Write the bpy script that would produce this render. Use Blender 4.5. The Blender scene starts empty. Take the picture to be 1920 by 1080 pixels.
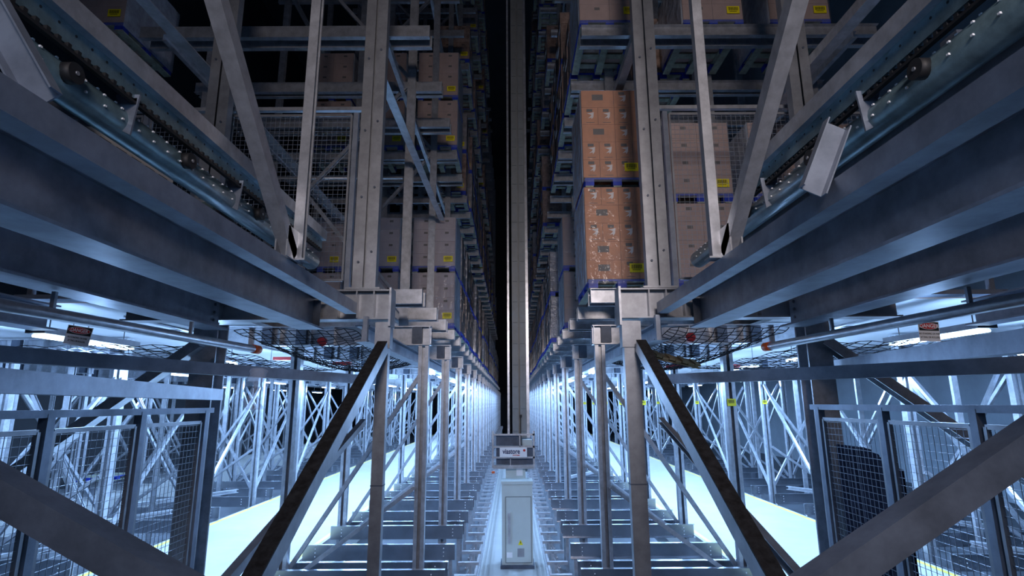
import bpy, math, random
from mathutils import Vector, Matrix
random.seed(7)
C = bpy.context.scene.collection
sc = bpy.context.scene

# ------------------------------------------------------------------ camera
F_PX, HOR, VPX, ROLL = 1034.6, 756.66, 959.0, -0.0053
th = math.atan((HOR-540)/F_PX); psi = math.atan((960-VPX)/F_PX)
c_, s_ = math.cos(th), math.sin(th)
U0 = Vector((0, -s_, c_)); F0 = Vector((0, c_, s_))
R0 = Vector((math.cos(psi), 0, 0)) - math.sin(psi)*F0
FW = Vector((math.sin(psi), 0, 0)) + math.cos(psi)*F0
Rn = R0*math.cos(ROLL) + U0*math.sin(ROLL)
Un = -R0*math.sin(ROLL) + U0*math.cos(ROLL)
cd = bpy.data.cameras.new('camera'); cam = bpy.data.objects.new('camera', cd); C.objects.link(cam)
cd.sensor_width = 36; cd.lens = F_PX/1920*36; cd.clip_start = 0.05; cd.clip_end = 200
cam.matrix_world = Matrix(((Rn.x, Un.x, -FW.x, 0), (Rn.y, Un.y, -FW.y, 0), (Rn.z, Un.z, -FW.z, 0), (0, 0, 0, 1)))
sc.camera = cam
def at(px, py, Y=None, Z=None, X=None):
    """world point seen at a place of the photograph, at a given real depth, height or side distance"""
    d = FW + Rn*((px-960)/F_PX) - Un*((py-540)/F_PX)
    t = Y/d.y if Y is not None else Z/d.z if Z is not None else X/d.x
    return d*t

# ------------------------------------------------------------------ world, exposure
w = bpy.data.worlds.new('world'); sc.world = w; w.use_nodes = True
bg = w.node_tree.nodes['Background']; bg.inputs[0].default_value = (0.30, 0.50, 1.0, 1); bg.inputs[1].default_value = 0.012
sc.view_settings.view_transform = 'Standard'; sc.view_settings.look = 'None'
sc.view_settings.gamma = 1; sc.view_settings.use_curve_mapping = False; sc.view_settings.exposure = 0.0

FLOOR = -2.6; SLAB = -2.14
BLUE = (0.33, 0.57, 1.0); WARM = (1.0, 0.85, 0.80)
def area(name, loc, rot, sx, sy, power, col, parent=None, spread=None):
    l = bpy.data.lights.new(name, 'AREA'); l.shape = 'RECTANGLE'; l.size = sx; l.size_y = sy
    l.energy = power; l.color = col
    if spread: l.spread = spread
    o = bpy.data.objects.new(name, l); C.objects.link(o); o.location = loc; o.rotation_euler = rot
    if parent: o.parent = parent
    return o
def point(name, loc, power, col):
    l = bpy.data.lights.new(name, 'POINT'); l.energy = power; l.color = col; l.shadow_soft_size = 0.12
    o = bpy.data.objects.new(name, l); C.objects.link(o); o.location = loc; return o
# unseen fill lights added behind the camera: warm on stacks, blue on beams
area('unseen_fill_light', (0.5, -3.5, 3.0), (math.radians(84), 0, math.radians(-2)), 1.4, 0.7, 66, WARM, spread=math.radians(78))
area('unseen_fill_light', (0.0, -2.5, 1.5), (math.radians(84), 0, 0), 2.6, 0.6, 42, (0.33, 0.57, 1.0))

# ------------------------------------------------------------------ materials
def mat(name, base, metal=0.0, rough=0.5, var=0.0, scale=6.0, bump=0.0, col2=None, emit=None, estr=0.0, alpha=1.0, coat=0.0, spec=0.5, bscale=None):
    m = bpy.data.materials.new(name); m.use_nodes = True; nt = m.node_tree; b = nt.nodes['Principled BSDF']
    b.inputs['Base Color'].default_value = (*base, 1); b.inputs['Metallic'].default_value = metal
    b.inputs['Roughness'].default_value = rough; b.inputs['Specular IOR Level'].default_value = spec
    if alpha < 1: b.inputs['Alpha'].default_value = alpha
    if coat: b.inputs['Coat Weight'].default_value = coat; b.inputs['Coat Roughness'].default_value = 0.12
    tc = nt.nodes.new('ShaderNodeTexCoord')
    if var or col2:
        n = nt.nodes.new('ShaderNodeTexNoise'); n.inputs['Scale'].default_value = scale; n.inputs['Detail'].default_value = 6
        n.inputs['Roughness'].default_value = 0.65
        nt.links.new(tc.outputs['Object'], n.inputs['Vector'])
        r = nt.nodes.new('ShaderNodeValToRGB'); nt.links.new(n.outputs['Fac'], r.inputs[0])
        e = r.color_ramp.elements; e[0].position = 0.36; e[1].position = 0.66
        e[0].color = (*[x*(1-var) for x in base], 1); e[1].color = (*(col2 or [min(1, x*(1+var)) for x in base]), 1)
        nt.links.new(r.outputs[0], b.inputs['Base Color'])
    if bump:
        n2 = nt.nodes.new('ShaderNodeTexNoise'); n2.inputs['Scale'].default_value = bscale or scale*3; n2.inputs['Detail'].default_value = 4
        nt.links.new(tc.outputs['Object'], n2.inputs['Vector'])
        bp = nt.nodes.new('ShaderNodeBump'); bp.inputs['Strength'].default_value = bump; bp.inputs['Distance'].default_value = 0.03
        nt.links.new(n2.outputs['Fac'], bp.inputs['Height']); nt.links.new(bp.outputs[0], b.inputs['Normal'])
    if emit: b.inputs['Emission Color'].default_value = (*emit, 1); b.inputs['Emission Strength'].default_value = estr
    return m
M = {}
M['galv'] = mat('galvanised_steel', (0.48, 0.50, 0.54), 0.6, 0.33, 0.2, 9)
M['sheet'] = mat('rolled_zinc_sheet', (0.40, 0.42, 0.46), 0.93, 0.24, 0.15, 3)
M['galv2'] = mat('weathered_galvanised_steel', (0.34, 0.355, 0.385), 0.6, 0.4, 0.16, 7)
M['beam'] = mat('mill_steel_beam', (0.24, 0.275, 0.34), 0.5, 0.45, 0.22, 5)
M['beam_dark'] = mat('dark_painted_steel', (0.09, 0.11, 0.15), 0.3, 0.55, 0.3, 4)
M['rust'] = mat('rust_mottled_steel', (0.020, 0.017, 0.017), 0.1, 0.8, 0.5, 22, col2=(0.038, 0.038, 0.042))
M['mast'] = mat('mast_grey', (0.22, 0.235, 0.24), 0.1, 0.5, 0.1, 4)
M['black'] = mat('black_rubber', (0.012, 0.012, 0.014), 0, 0.6)
M['net'] = mat('black_cord', (0.01, 0.012, 0.02), 0, 0.8)
M['blue'] = mat('blue_pallet_paint', (0.012, 0.045, 0.42), 0, 0.45, 0.3, 12)
M['wood'] = mat('pallet_board', (0.30, 0.32, 0.25), 0, 0.7, 0.3, 8)
M['card'] = mat('cardboard', (0.56, 0.235, 0.095), 0, 0.62, 0.15, 5)
M['card2'] = mat('cardboard_dull', (0.42, 0.29, 0.25), 0, 0.62, 0.12, 5)
M['cardgrey'] = mat('wrapped_cardboard_grey', (0.42, 0.35, 0.36), 0, 0.5, 0.1, 5)
M['gap'] = mat('carton_gap', (0.10, 0.05, 0.03), 0, 0.8)
M['print'] = mat('grey_ink', (0.10, 0.085, 0.07), 0, 0.6)
M['white'] = mat('white_print', (0.75, 0.72, 0.70), 0, 0.5)
M['yellow'] = mat('yellow_sticker', (0.85, 0.72, 0.01), 0, 0.45)
M['ink'] = mat('black_ink', (0.015, 0.015, 0.015), 0, 0.5)
M['wrap'] = mat('stretch_film', (0.55, 0.60, 0.68), 0, 0.16, 0, 8, bump=1.0, alpha=0.17, spec=1.0, bscale=7)
M['wrapside'] = mat('folded_stretch_film', (0.60, 0.68, 0.80), 0, 0.2, 0.25, 6, bump=1.0, alpha=0.62, spec=1.0, bscale=6)
M['wrapfar'] = mat('film_wrapped_cartons', (0.30, 0.22, 0.19), 0, 0.22, 0.45, 5, bump=1.0, coat=0.9, bscale=7)
M['wrapfar2'] = mat('film_wrapped_grey_cartons', (0.30, 0.29, 0.31), 0, 0.2, 0.35, 5, bump=1.0, coat=0.9, bscale=7)
M['floor'] = mat('pit_concrete', (0.10, 0.115, 0.135), 0, 0.55, 0.15, 2)
M['slab'] = mat('white_epoxy_floor', (0.46, 0.47, 0.46), 0, 0.5, 0.05, 3)
M['stripe'] = mat('yellow_floor_line', (0.80, 0.66, 0.10), 0, 0.5)
M['wall'] = mat('hall_cladding', (0.30, 0.36, 0.42), 0, 0.7, 0.1, 1)
M['walldark'] = mat('dark_cladding', (0.05, 0.055, 0.065), 0, 0.7, 0.1, 1)
M['soffit'] = mat('white_soffit', (0.80, 0.83, 0.86), 0, 0.6, 0.05, 2)
M['cab'] = mat('cabinet_paint', (0.56, 0.62, 0.60), 0, 0.4, 0.04, 3)
M['cabline'] = mat('cabinet_seam', (0.12, 0.14, 0.15), 0, 0.6)
M['red'] = mat('red_plastic', (0.55, 0.02, 0.02), 0, 0.4)
M['orange'] = mat('orange_cap', (0.75, 0.12, 0.02), 0, 0.4)
M['signw'] = mat('sign_white', (0.88, 0.88, 0.90), 0, 0.4)
M['navy'] = mat('navy_ink', (0.02, 0.04, 0.12), 0, 0.5)
M['fence'] = mat('fence_wire', (0.30, 0.33, 0.38), 0.5, 0.4)
M['panel'] = mat('dark_blue_curtain', (0.035, 0.04, 0.085), 0, 0.7, 0.15, 5)
M['lamp'] = mat('lamp_tube', (1, 1, 1), 0, 0.5, emit=(0.55, 0.78, 1.0), estr=9)
M['teal'] = mat('teal_steel', (0.16, 0.25, 0.29), 0.5, 0.32, 0.3, 8)
M['bag'] = mat('clear_plastic_bag', (0.6, 0.7, 0.9), 0, 0.2, 0, 8, bump=0.6, alpha=0.22, bscale=20)
M['tan'] = mat('tan_corrugated_card', (0.36, 0.24, 0.11), 0, 0.7, 0.15, 10)

# ------------------------------------------------------------------ mesh builder
class MB:
    def __init__(s): s.v = []; s.f = []; s.mi = []; s.sm = []; s.cur = 0
    def quad(s, a, b, c, d):
        n = len(s.v); s.v += [tuple(a), tuple(b), tuple(c), tuple(d)]; s.f.append((n, n+1, n+2, n+3)); s.mi.append(s.cur); s.sm.append(False)
    def box(s, x0, x1, y0, y1, z0, z1):
        x0, x1 = sorted((x0, x1)); y0, y1 = sorted((y0, y1)); z0, z1 = sorted((z0, z1))
        n = len(s.v)
        s.v += [(x0, y0, z0), (x1, y0, z0), (x1, y1, z0), (x0, y1, z0), (x0, y0, z1), (x1, y0, z1), (x1, y1, z1), (x0, y1, z1)]
        for q in ((0, 3, 2, 1), (4, 5, 6, 7), (0, 1, 5, 4), (1, 2, 6, 5), (2, 3, 7, 6), (3, 0, 4, 7)):
            s.f.append(tuple(n+i for i in q)); s.mi.append(s.cur); s.sm.append(False)
        return s
    def sweep(s, p0, p1, prof, up=(0, 0, 1), smooth=False):
        """sweep closed 2D outline (side, up) from p0 to p1"""
        p0 = Vector(p0); p1 = Vector(p1); d = (p1-p0).normalized(); up = Vector(up)
        if abs(d.dot(up)) > 0.98: up = Vector((0, 1, 0))
        r = d.cross(up).normalized(); u = r.cross(d).normalized()
        n = len(s.v); k = len(prof)
        for p in (p0, p1):
            for (a, b) in prof: s.v.append(tuple(p + r*a + u*b))
        for i in range(k):
            j = (i+1) % k
            s.f.append((n+i, n+k+i, n+k+j, n+j)); s.mi.append(s.cur); s.sm.append(smooth)
        s.f.append(tuple(n+i for i in range(k))); s.mi.append(s.cur); s.sm.append(False)
        s.f.append(tuple(n+k+i for i in reversed(range(k)))); s.mi.append(s.cur); s.sm.append(False)
        return s
    def bar(s, p0, p1, w, h, up=(0, 0, 1)):
        return s.sweep(p0, p1, rect(w, h), up)
    def tube(s, p0, p1, r, n=12):
        return s.sweep(p0, p1, [(r*math.cos(2*math.pi*i/n), r*math.sin(2*math.pi*i/n)) for i in range(n)], smooth=n > 6)
    def poly(s, pts, thick):
        """prism: 3D planar polygon extruded by vector thick"""
        n = len(s.v); k = len(pts); t = Vector(thick)
        s.v += [tuple(p) for p in pts] + [tuple(Vector(p)+t) for p in pts]
        s.f.append(tuple(n+i for i in range(k))); s.mi.append(s.cur); s.sm.append(False)
        s.f.append(tuple(n+k+i for i in reversed(range(k)))); s.mi.append(s.cur); s.sm.append(False)
        for i in range(k):
            j = (i+1) % k; s.f.append((n+i, n+k+i, n+k+j, n+j)); s.mi.append(s.cur); s.sm.append(False)
        return s
    def build(s, name, mats, parent=None, loc=None):
        me = bpy.data.meshes.new(name); me.from_pydata(s.v, [], s.f)
        if not isinstance(mats, (list, tuple)): mats = [mats]
        for m in mats: me.materials.append(M[m] if isinstance(m, str) else m)
        me.polygons.foreach_set('material_index', s.mi); me.polygons.foreach_set('use_smooth', s.sm)
        me.update()
        import bmesh
        bm = bmesh.new(); bm.from_mesh(me); bmesh.ops.recalc_face_normals(bm, faces=bm.faces); bm.to_mesh(me); bm.free()
        o = bpy.data.objects.new(name, me); C.objects.link(o)
        if parent: o.parent = parent
        if loc: o.location = loc
        return o
def rect(w, h): return [(-w/2, -h/2), (w/2, -h/2), (w/2, h/2), (-w/2, h/2)]
def cprof(w, h, t=0.008, m=1):      # C section, web on the -side, lips toward +side*m
    p = [(-w/2, -h/2), (w/2, -h/2), (w/2, -h/2+t), (-w/2+t, -h/2+t), (-w/2+t, h/2-t), (w/2, h/2-t), (w/2, h/2), (-w/2, h/2)]
    return p if m > 0 else [(-a, b) for a, b in reversed(p)]
def iprof(w, h, tw=0.012, tf=0.014):
    a, b = w/2, h/2
    return [(-a, -b), (a, -b), (a, -b+tf), (tw/2, -b+tf), (tw/2, b-tf), (a, b-tf), (a, b), (-a, b), (-a, b-tf), (-tw/2, b-tf), (-tw/2, -b+tf), (-a, -b+tf)]
def lprof(w, h, t=0.008):
    return [(-w/2, -h/2), (w/2, -h/2), (w/2, -h/2+t), (-w/2+t, -h/2+t), (-w/2+t, h/2), (-w/2, h/2)]
def thing(name, label, cat, loc=(0, 0, 0), group=None, rz=0):
    o = bpy.data.objects.new(name, None); C.objects.link(o); o.location = loc; o.rotation_euler = (0, 0, rz)
    o.empty_display_size = 0.1; return tag(o, label, cat, group)
def tag(o, label, cat, group=None, kind=None):
    o['label'] = label; o['category'] = cat
    if group: o['group'] = group
    o['kind'] = kind or 'thing'
    return o
def struct(mb, name, m, label=None):
    o = mb.build(name, m); o['kind'] = 'structure'
    if label: o['label'] = label
    return o
def dup(root, loc=None, label=None, group=None, cat=None):
    r = root.copy(); C.objects.link(r)
    if loc is not None: r.location = loc
    if label: r['label'] = label
    if group: r['group'] = group
    elif 'group' in r and group is False: del r['group']
    for ch in list(root.children):
        c = ch.copy(); C.objects.link(c); c.parent = r
        for g in list(ch.children):
            d = g.copy(); C.objects.link(d); d.parent = c
    return r
def text(name, s, size, m, loc, parent=None, ext=0.001, bold=0.0, align='CENTER', sx=1.0):
    cu = bpy.data.curves.new(name, 'FONT'); cu.body = s; cu.size = size; cu.extrude = ext; cu.offset = bold
    cu.align_x = align; cu.align_y = 'CENTER'
    t = bpy.data.objects.new(name, cu); C.objects.link(t)
    dg = bpy.context.evaluated_depsgraph_get(); me = bpy.data.meshes.new_from_object(t.evaluated_get(dg))
    bpy.data.objects.remove(t); me.name = name; me.materials.clear(); me.materials.append(M[m])
    o = bpy.data.objects.new(name, me); C.objects.link(o); o.rotation_euler = (math.pi/2, 0, 0); o.scale = (sx, 1, 1)
    if parent: o.parent = parent
    o.location = loc
    return o
SIDE = {-1: 'left', 1: 'right'}
ORD = ['nearest', 'second', 'third', 'fourth', 'fifth', 'sixth', 'seventh', 'eighth', 'ninth', 'tenth']

# ------------------------------------------------------------------ the hall (structure)
YEND = 56
struct(MB().box(-15, 13, -6, YEND, FLOOR-0.2, FLOOR), 'floor', 'floor')
for s in (-1, 1):
    struct(MB().box(s*3.0, s*5.62, 3.2, YEND-1, FLOOR, SLAB), 'floor', 'slab')
    t = MB()
    for x in (3.04, 5.50): t.box(s*x, s*(x+0.07), 3.2, YEND-1, SLAB, SLAB+0.004)
    struct(t, 'trim_1' if s < 0 else 'trim_2', 'stripe')
struct(MB().box(-.72, .72, 5.5, YEND-1, FLOOR, FLOOR+.01), 'floor', 'slab')
struct(MB().box(-9.6, -11.6, 6.0, YEND-1, FLOOR, SLAB), 'floor', 'slab')
struct(MB().box(-15.2, -15, -6, YEND, FLOOR, 24), 'wall_left', 'walldark')
struct(MB().box(13, 13.2, -6, YEND, FLOOR, 24), 'wall_right', 'wall')
struct(MB().box(-15, 13, YEND, YEND+0.2, FLOOR, 24), 'wall_back', 'walldark')
struct(MB().box(-15.2, 13.2, -6, YEND+0.2, 24, 24.2), 'ceiling', 'walldark')
for s in (-1, 1):
    struct(MB().box(s*3.3, s*(12 if s < 0 else 9.4), 5.5, YEND-1, 1.02, 1.06), 'ceiling', 'soffit')

# ------------------------------------------------------------------ lamps under the deck
def make_lamp():
    t = thing('tube_lamp', 'x', 'lamp')
    MB().box(-0.09, 0.09, -0.65, 0.65, 0, 0.06).build('housing', 'galv2', t)
    MB().tube((-0.035, -0.62, -0.02), (-0.035, 0.62, -0.02), 0.014, 10).tube((0.035, -0.62, -0.02), (0.035, 0.62, -0.02), 0.014, 10).build('tube', 'lamp', t)
    for yy in (-.5, .5): MB().tube((0, yy, .06), (0, yy, .375), .006, 6).build('hanger_rod', 'galv2', t)
    return t
lamp0 = make_lamp(); first = True
for s in (-1, 1):
    for x, ys, pw in ((4.3, [5.6+2.4*i for i in range(14)], 115), (1.62, [10.8+2.4*i for i in range(11)], 34), (7.0, [7.0+4.8*i for i in range(6)], 80), (10.4, [6.0+4.8*i for i in range(6)], 70)):
        if x > 10 and s > 0: continue
        where = {4.3: 'over the white walkway', 1.62: 'inside the rack bay beside the crane aisle', 7.0: 'in the outer rack bays', 10.4: 'by the outer wall'}[x]
        for i, y in enumerate(ys):
            lab = 'bluish white tube lamp %s, %s side' % (where, SIDE[s])
            grp = 'tube lamps %s, %s side' % (where, SIDE[s])
            if first: o = lamp0; o.location = (s*x, y, 0.645); o['label'] = lab; o['group'] = grp; first = False
            else: o = dup(lamp0, (s*x, y, 0.645 if x > 2 else 0.615), lab, grp)
            fade = 1.0 if y < 16 else 0.6
            area('lamp_light', (s*x, y, 0.56), (0, 0, 0), 0.16, 1.2, pw*fade, BLUE)
            point('lamp_glow', (s*x, y, 0.50), 62*fade, BLUE)

# ------------------------------------------------------------------ lower rack frames
def make_lower_frame(mir, outer=False):
    """local: x measured outward from the aisle centre line times mir; y=0 the frame plane"""
    t = thing('rack_frame', 'x', 'rack frame')
    up = (0, -1, 0)
    for x in (1.14, 2.78):
        MB().sweep((mir*x, 0, FLOOR+0.02), (mir*x, 0, 0.74), [(-.065, -.05), (.065, -.05), (.065, .05), (.02, .05), (.02, .035), (.05, .035), (.05, -.035), (-.05, -.035), (-.05, .035), (-.02, .035), (-.02, .05), (-.065, .05)], (0, -1, 0)).build('post', 'galv', t)
        MB().box(mir*(x-.1), mir*(x+.1), -.09, .09, FLOOR, FLOOR+.02).build('base_plate', 'galv2', t)
    MB().sweep((mir*2.72, 0.075, -1.95), (mir*1.14, 0.075, 0.45), cprof(.05, .06, .006), (0, -1, 0)).build('diagonal_brace', 'galv', t)
    MB().sweep((mir*2.72, -0.075, -2.1), (mir*1.2, -0.075, -1.0), cprof(.05, .05, .006), (0, -1, 0)).build('diagonal_brace', 'galv', t)
    if outer:
        MB().sweep((mir*1.2, 0.13, -1.95), (mir*2.72, 0.13, 0.5), cprof(.05, .05, .006), (0, -1, 0)).build('diagonal_brace', 'galv', t)
        MB().sweep((mir*2.0, 0.16, FLOOR), (mir*2.0, 0.16, 0.74), cprof(.09, .05, .006), (0, -1, 0)).build('post', 'galv', t)
        MB().sweep((mir*1.14, 0.07, -1.9), (mir*1.14, 2.3, 0.4), cprof(.05, .05, .006), (1, 0, 0)).build('diagonal_brace', 'galv', t)
        MB().sweep((mir*2.78, 2.3, -1.9), (mir*2.78, 0.07, 0.4), cprof(.05, .05, .006), (1, 0, 0)).build('diagonal_brace', 'galv', t)
    g = MB(); g.sweep((mir*1.05, 0, 0.87), (mir*3.75, 0, 0.87), iprof(.16, .25))
    for x in (1.06, 1.28, 1.62, 1.95, 2.3, 2.6, 3.0, 3.4): g.box(mir*x, mir*(x+.012), -.078, .078, .76, .98)
    g.build('girder', 'galv', t)
    for x in (1.16, 2.66, 3.10): MB().box(mir*x, mir*(x+.13), -.085, -.012, .765, .975).build('dark_opening', 'beam_dark', t)  # dark boxes paint the unlit openings in the girder web
    return t
FY = [5.1] + [7.19+2.4*i for i in range(20)]
protoF = {}
for s in (-1, 1):
    protoF[s] = make_lower_frame(s)
    p = protoF[s]
    p.location = (0, FY[1], 0)
    p['label'] = 'galvanised lower rack frame on the %s of the crane aisle, first behind the front post' % SIDE[s]
    for k in range(2, len(FY)):
        if k < 5: lab = 'galvanised lower rack frame on the %s of the crane aisle, %s behind the front post' % (SIDE[s], ORD[k-1]); g = None
        else: lab = 'distant lower rack frame far down the %s of the crane aisle, past the fourth' % SIDE[s]; g = 'distant lower frames, %s of the aisle' % SIDE[s]
        dup(p, (0, FY[k], 0), lab, g)
    # neighbouring rack rows beyond the walkway
    po = make_lower_frame(s, True); pused = False
    for row, off in enumerate((4.75, 8.9) if s < 0 else (4.75,)):
        for k in range(0, 14 if row == 0 else 9):
            lab = 'rack frame in the %s row past the white walkway, %s side, %s' % (('first', 'second')[row], SIDE[s], ('%s from the camera' % ORD[k]) if k < 5 else 'far back')
            o = dup(po) if pused else po; pused = True
            o.location = (s*off, FY[1]-1.2+2.4*k, 0); o['label'] = lab
            if k >= 5: o['group'] = 'far frames of %s row beyond the %s walkway' % (('first', 'second')[row], SIDE[s])
# yellow location tags on the outer right posts
tagm = MB().box(-.05, .05, -.004, 0, -.05, .05); 
tg0 = None
for k in range(1, 9):
    for off, dy, nm in ((0, 0, 'rack post beside the walkway'), (3.1+0.01, -1.2, 'rack post across the walkway')):
        y = FY[k]+dy
        if tg0 is None:
            t = thing('post_sticker', 'x', 'sticker', (2.78, y-.055, 0))
            MB().box(-.055, .055, -.003, 0, -.045, .045).build('sheet', 'yellow', t)
            b = MB()
            for i in range(7): b.box(-.04+.011*i, -.04+.011*i+.005, -.005, -.003, -.01, .03)
            b.build('barcode', 'ink', t); tg0 = t; o = t
        else: o = dup(tg0, (2.78+off, y-.055, 0))
        o['label'] = 'yellow barcode sticker on the %s %s on the right' % (ORD[k-1], nm)

# thick front frame (nearest the camera)
for s in (-1, 1):
    n = SIDE[s]
    px, pw_, gx = (1.185, .105, 1.12) if s < 0 else (1.10, .14, 1.0)
    t = thing('front_rack_frame', 'heavy front rack frame on the %s with a thick scuffed post and stiffened girder' % n, 'rack frame', (s*px, 5.1, FLOOR))
    L = lambda mb, name, m: mb.build(name, m, t, (-s*px, -5.1, -FLOOR))
    L(MB().sweep((s*px, 5.1, FLOOR+.02), (s*px, 5.1, 0.745), rect(pw_, .09), (0, -1, 0)), 'post', 'galv2')
    L(MB().sweep((s*px, 5.1, -.70), (s*px, 5.1, -.69), rect(pw_+.005, .096), (0, -1, 0)), 'splice_joint', 'beam_dark')
    L(MB().sweep((s*px, 5.1, .50), (s*px, 5.1, .74), rect(pw_+.035, .12), (0, -1, 0)), 'collar', 'galv2')
    L(MB().box(s*1.0, s*1.3, 4.95, 5.25, FLOOR, FLOOR+.02), 'base_plate', 'galv2')
    L(MB().sweep((s*2.8, 5.12, FLOOR+.02), (s*2.8, 5.12, 0.745), iprof(.22, .2, .02, .02), (0, -1, 0)), 'post', 'galv')
    L(MB().box(s*2.62, s*2.98, 4.95, 5.3, FLOOR, FLOOR+.02), 'base_plate', 'galv2')
    g = MB().sweep((s*(gx+.01), 5.1, .905), (s*3.6, 5.1, .905), iprof(.17, .28))
    for x in (1.27, 1.43, 1.6, 1.78, 2.0, 2.3, 2.7, 3.1): g.box(s*x, s*(x+.012), 5.02, 5.18, .78, 1.03)
    L(g, 'girder', 'galv2')
    L(MB().box(s*(gx-.01), s*(gx+.01), 5.0, 5.2, .70, 1.06), 'end_plate', 'galv')
    L(MB().sweep((s*2.82, 5.0, .55), (s*4.9, 5.0, -1.0), cprof(.09, .12, .01), (0, -1, 0)), 'diagonal_brace', 'galv')
    L(MB().box(s*1.30, s*1.34, 4.93, 4.99, .55, .78), 'hanger_plate', 'beam')
    # long tilted I beam stub under the girder heading back
for s in (-1, 1):
    o = MB().sweep((s*1.42, 5.22, .66), (s*1.42, YEND-2, .66), iprof(.14, .16)).build('stringer_beam', 'beam')
    tag(o, 'long steel stringer under the %s girders, running back beside the crane aisle' % SIDE[s], 'beam')

# ------------------------------------------------------------------ low arms (empty shelf level near the floor)
def make_low_arm(mir, legs=True):
    t = thing('low_support_beam', 'x', 'support beam')
    MB().sweep((mir*.80, 0, -2.0), (mir*2.9, 0, -2.0), cprof(.06, .20, .006, 1)).build('beam', 'sheet', t)
    h = MB()
    for x in (.95, 2.72):
        for z in (-1.95, -2.0, -2.05): h.box(mir*x, mir*(x+.012), -.033, -.0305, z-.006, z+.006)
    h.build('bolt_row', 'signw', t)
    MB().sweep((mir*.87, .06, FLOOR), (mir*.87, .06, -1.92), cprof(.05, .05, .005), (0, -1, 0)).build('leg', 'galv', t)
    return t
for s in (-1, 1):
    la = make_low_arm(s); n = SIDE[s]; la.location = (0, 7.19, 0)
    la['label'] = 'galvanised low beam nearest the camera in the %s rack, close to the floor' % n
    ys = []
    for k in range(0, 36):
        ys.append(7.19+1.2*k)
        if k % 2 == 0 and k < 10: ys.append(7.19+1.2*k+.33)
    for k, y in enumerate(ys[1:], 1):
        if k < 9: lab = 'galvanised low beam near the floor in the %s rack, %s from the camera' % (n, ORD[k]); g = None
        else: lab = 'distant low support beam near the floor of the %s rack, past the ninth' % n; g = 'distant low beams of the %s rack' % n
        dup(la, (0, y-.17, 0), lab, g)
    la.location.y -= .17
    for row, off in enumerate((4.75, 8.9) if s < 0 else (4.75,)):
        for k in range(20 if row == 0 else 12):
            dup(la, (s*(off+.02), 6.3+1.2*k+.05, 0), 'low beam in the %s rack row past the white walkway, %s side' % (('first', 'second')[row], n), 'low beams of the %s row beyond the %s walkway' % (('first', 'second')[row], n))

# loose channels lying across the low arms of the far rows
for i, (x, y, z, dx, dy, w_) in enumerate([(-6.7, 7.2, -1.86, .6, .7, .08), (-6.7, 9.6, -1.86, .6, .9, .09), (-6.7, 12.0, -1.86, .6, .9, .09), (6.7, 9.6, -1.86, .6, -.9, .09), (6.7, 12.0, -1.86, .6, -.9, .09), (6.7, 7.2, -1.86, .6, -.7, .08), (2.0, 15.6, -1.86, -.6, -.8, .08)]):
    o = MB().sweep((x-dx, y-dy, z), (x+dx, y+dy, z), cprof(w_, .07)).build('loose_channel', 'galv')
    tag(o, 'loose steel channel lying slantwise on the low beams, %s' % ('nearest one of the left outer row', 'middle one of the left outer row', 'farthest one of the left outer row', 'middle one of the right outer row', 'farthest one of the right outer row', 'nearest one of the right outer row', 'inside the right main rack', 'on the floor by the left wall')[i], 'steel channel')

# ------------------------------------------------------------------ upper rack: arms
LV = [1.33, 4.87, 8.41, 11.95, 15.49]
def make_arm(mir, xin, xout):
    t = thing('support_beam', 'x', 'support beam')
    MB().sweep((mir*xin, 0, -.085), (mir*xout, 0, -.085), cprof(.06, .17, .006, 1)).build('beam', 'galv', t)
    MB().box(mir*(xin-.004), mir*xin, -.032, .032, -.172, 0.002).build('end_cap', 'galv', t)
    MB().box(mir*xin, mir*xout, -.05, -.028, -.176, -.168).build('lower_lip', 'galv', t)
    return t
for s in (-1, 1):
    n = SIDE[s]; xin = 1.06 if s < 0 else .94
    arm = make_arm(s, xin, 4.85); used = False
    for li, (z, cnt) in enumerate(zip(LV, (36, 30, 22, 16, 10))):
        k0 = (0, 0, 3, 6, 10)[li]
        lev = ('lowest', 'second', 'third', 'fourth', 'fifth')[li]
        for xr in (1.62, 4.45):
            zc, hh = (1.078, .165) if li == 0 else (z-.225, .10)
            o = MB().sweep((s*xr, 6.3, zc), (s*xr, min(YEND-2.5, 6.5+1.2*(k0+cnt)), zc), cprof(.06, hh)).build('shelf_rail', 'galv')
            tag(o, 'long %s rail under the pallet beams of the %s level, %s rack' % ('inner' if xr < 2 else 'outer', lev, n), 'rail')
        for k in range(k0, k0+cnt):
            if 6.42+1.2*k > YEND-3: continue
            for tw in ((0, .22) if (k < 5 and li < 2) else (0,)):
                y = 6.42+1.2*k+tw+(.09 if k % 2 and not tw else 0)
                if k < 5 and li < 2:
                    lab = 'pallet beam of the %s upper level on the %s, %s %s' % (lev, n, ORD[k], 'front beam' if tw == 0 else 'rear twin beam'); g = None
                else: lab = 'pallet beam deep along the %s level of the %s rack, past the fifth' % (lev, n); g = 'deep beams, %s level, %s rack' % (lev, n)
                if not used: arm.location = (0, y, z); arm['label'] = lab; used = True
                else: dup(arm, (0, y, z), lab, g)

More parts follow.
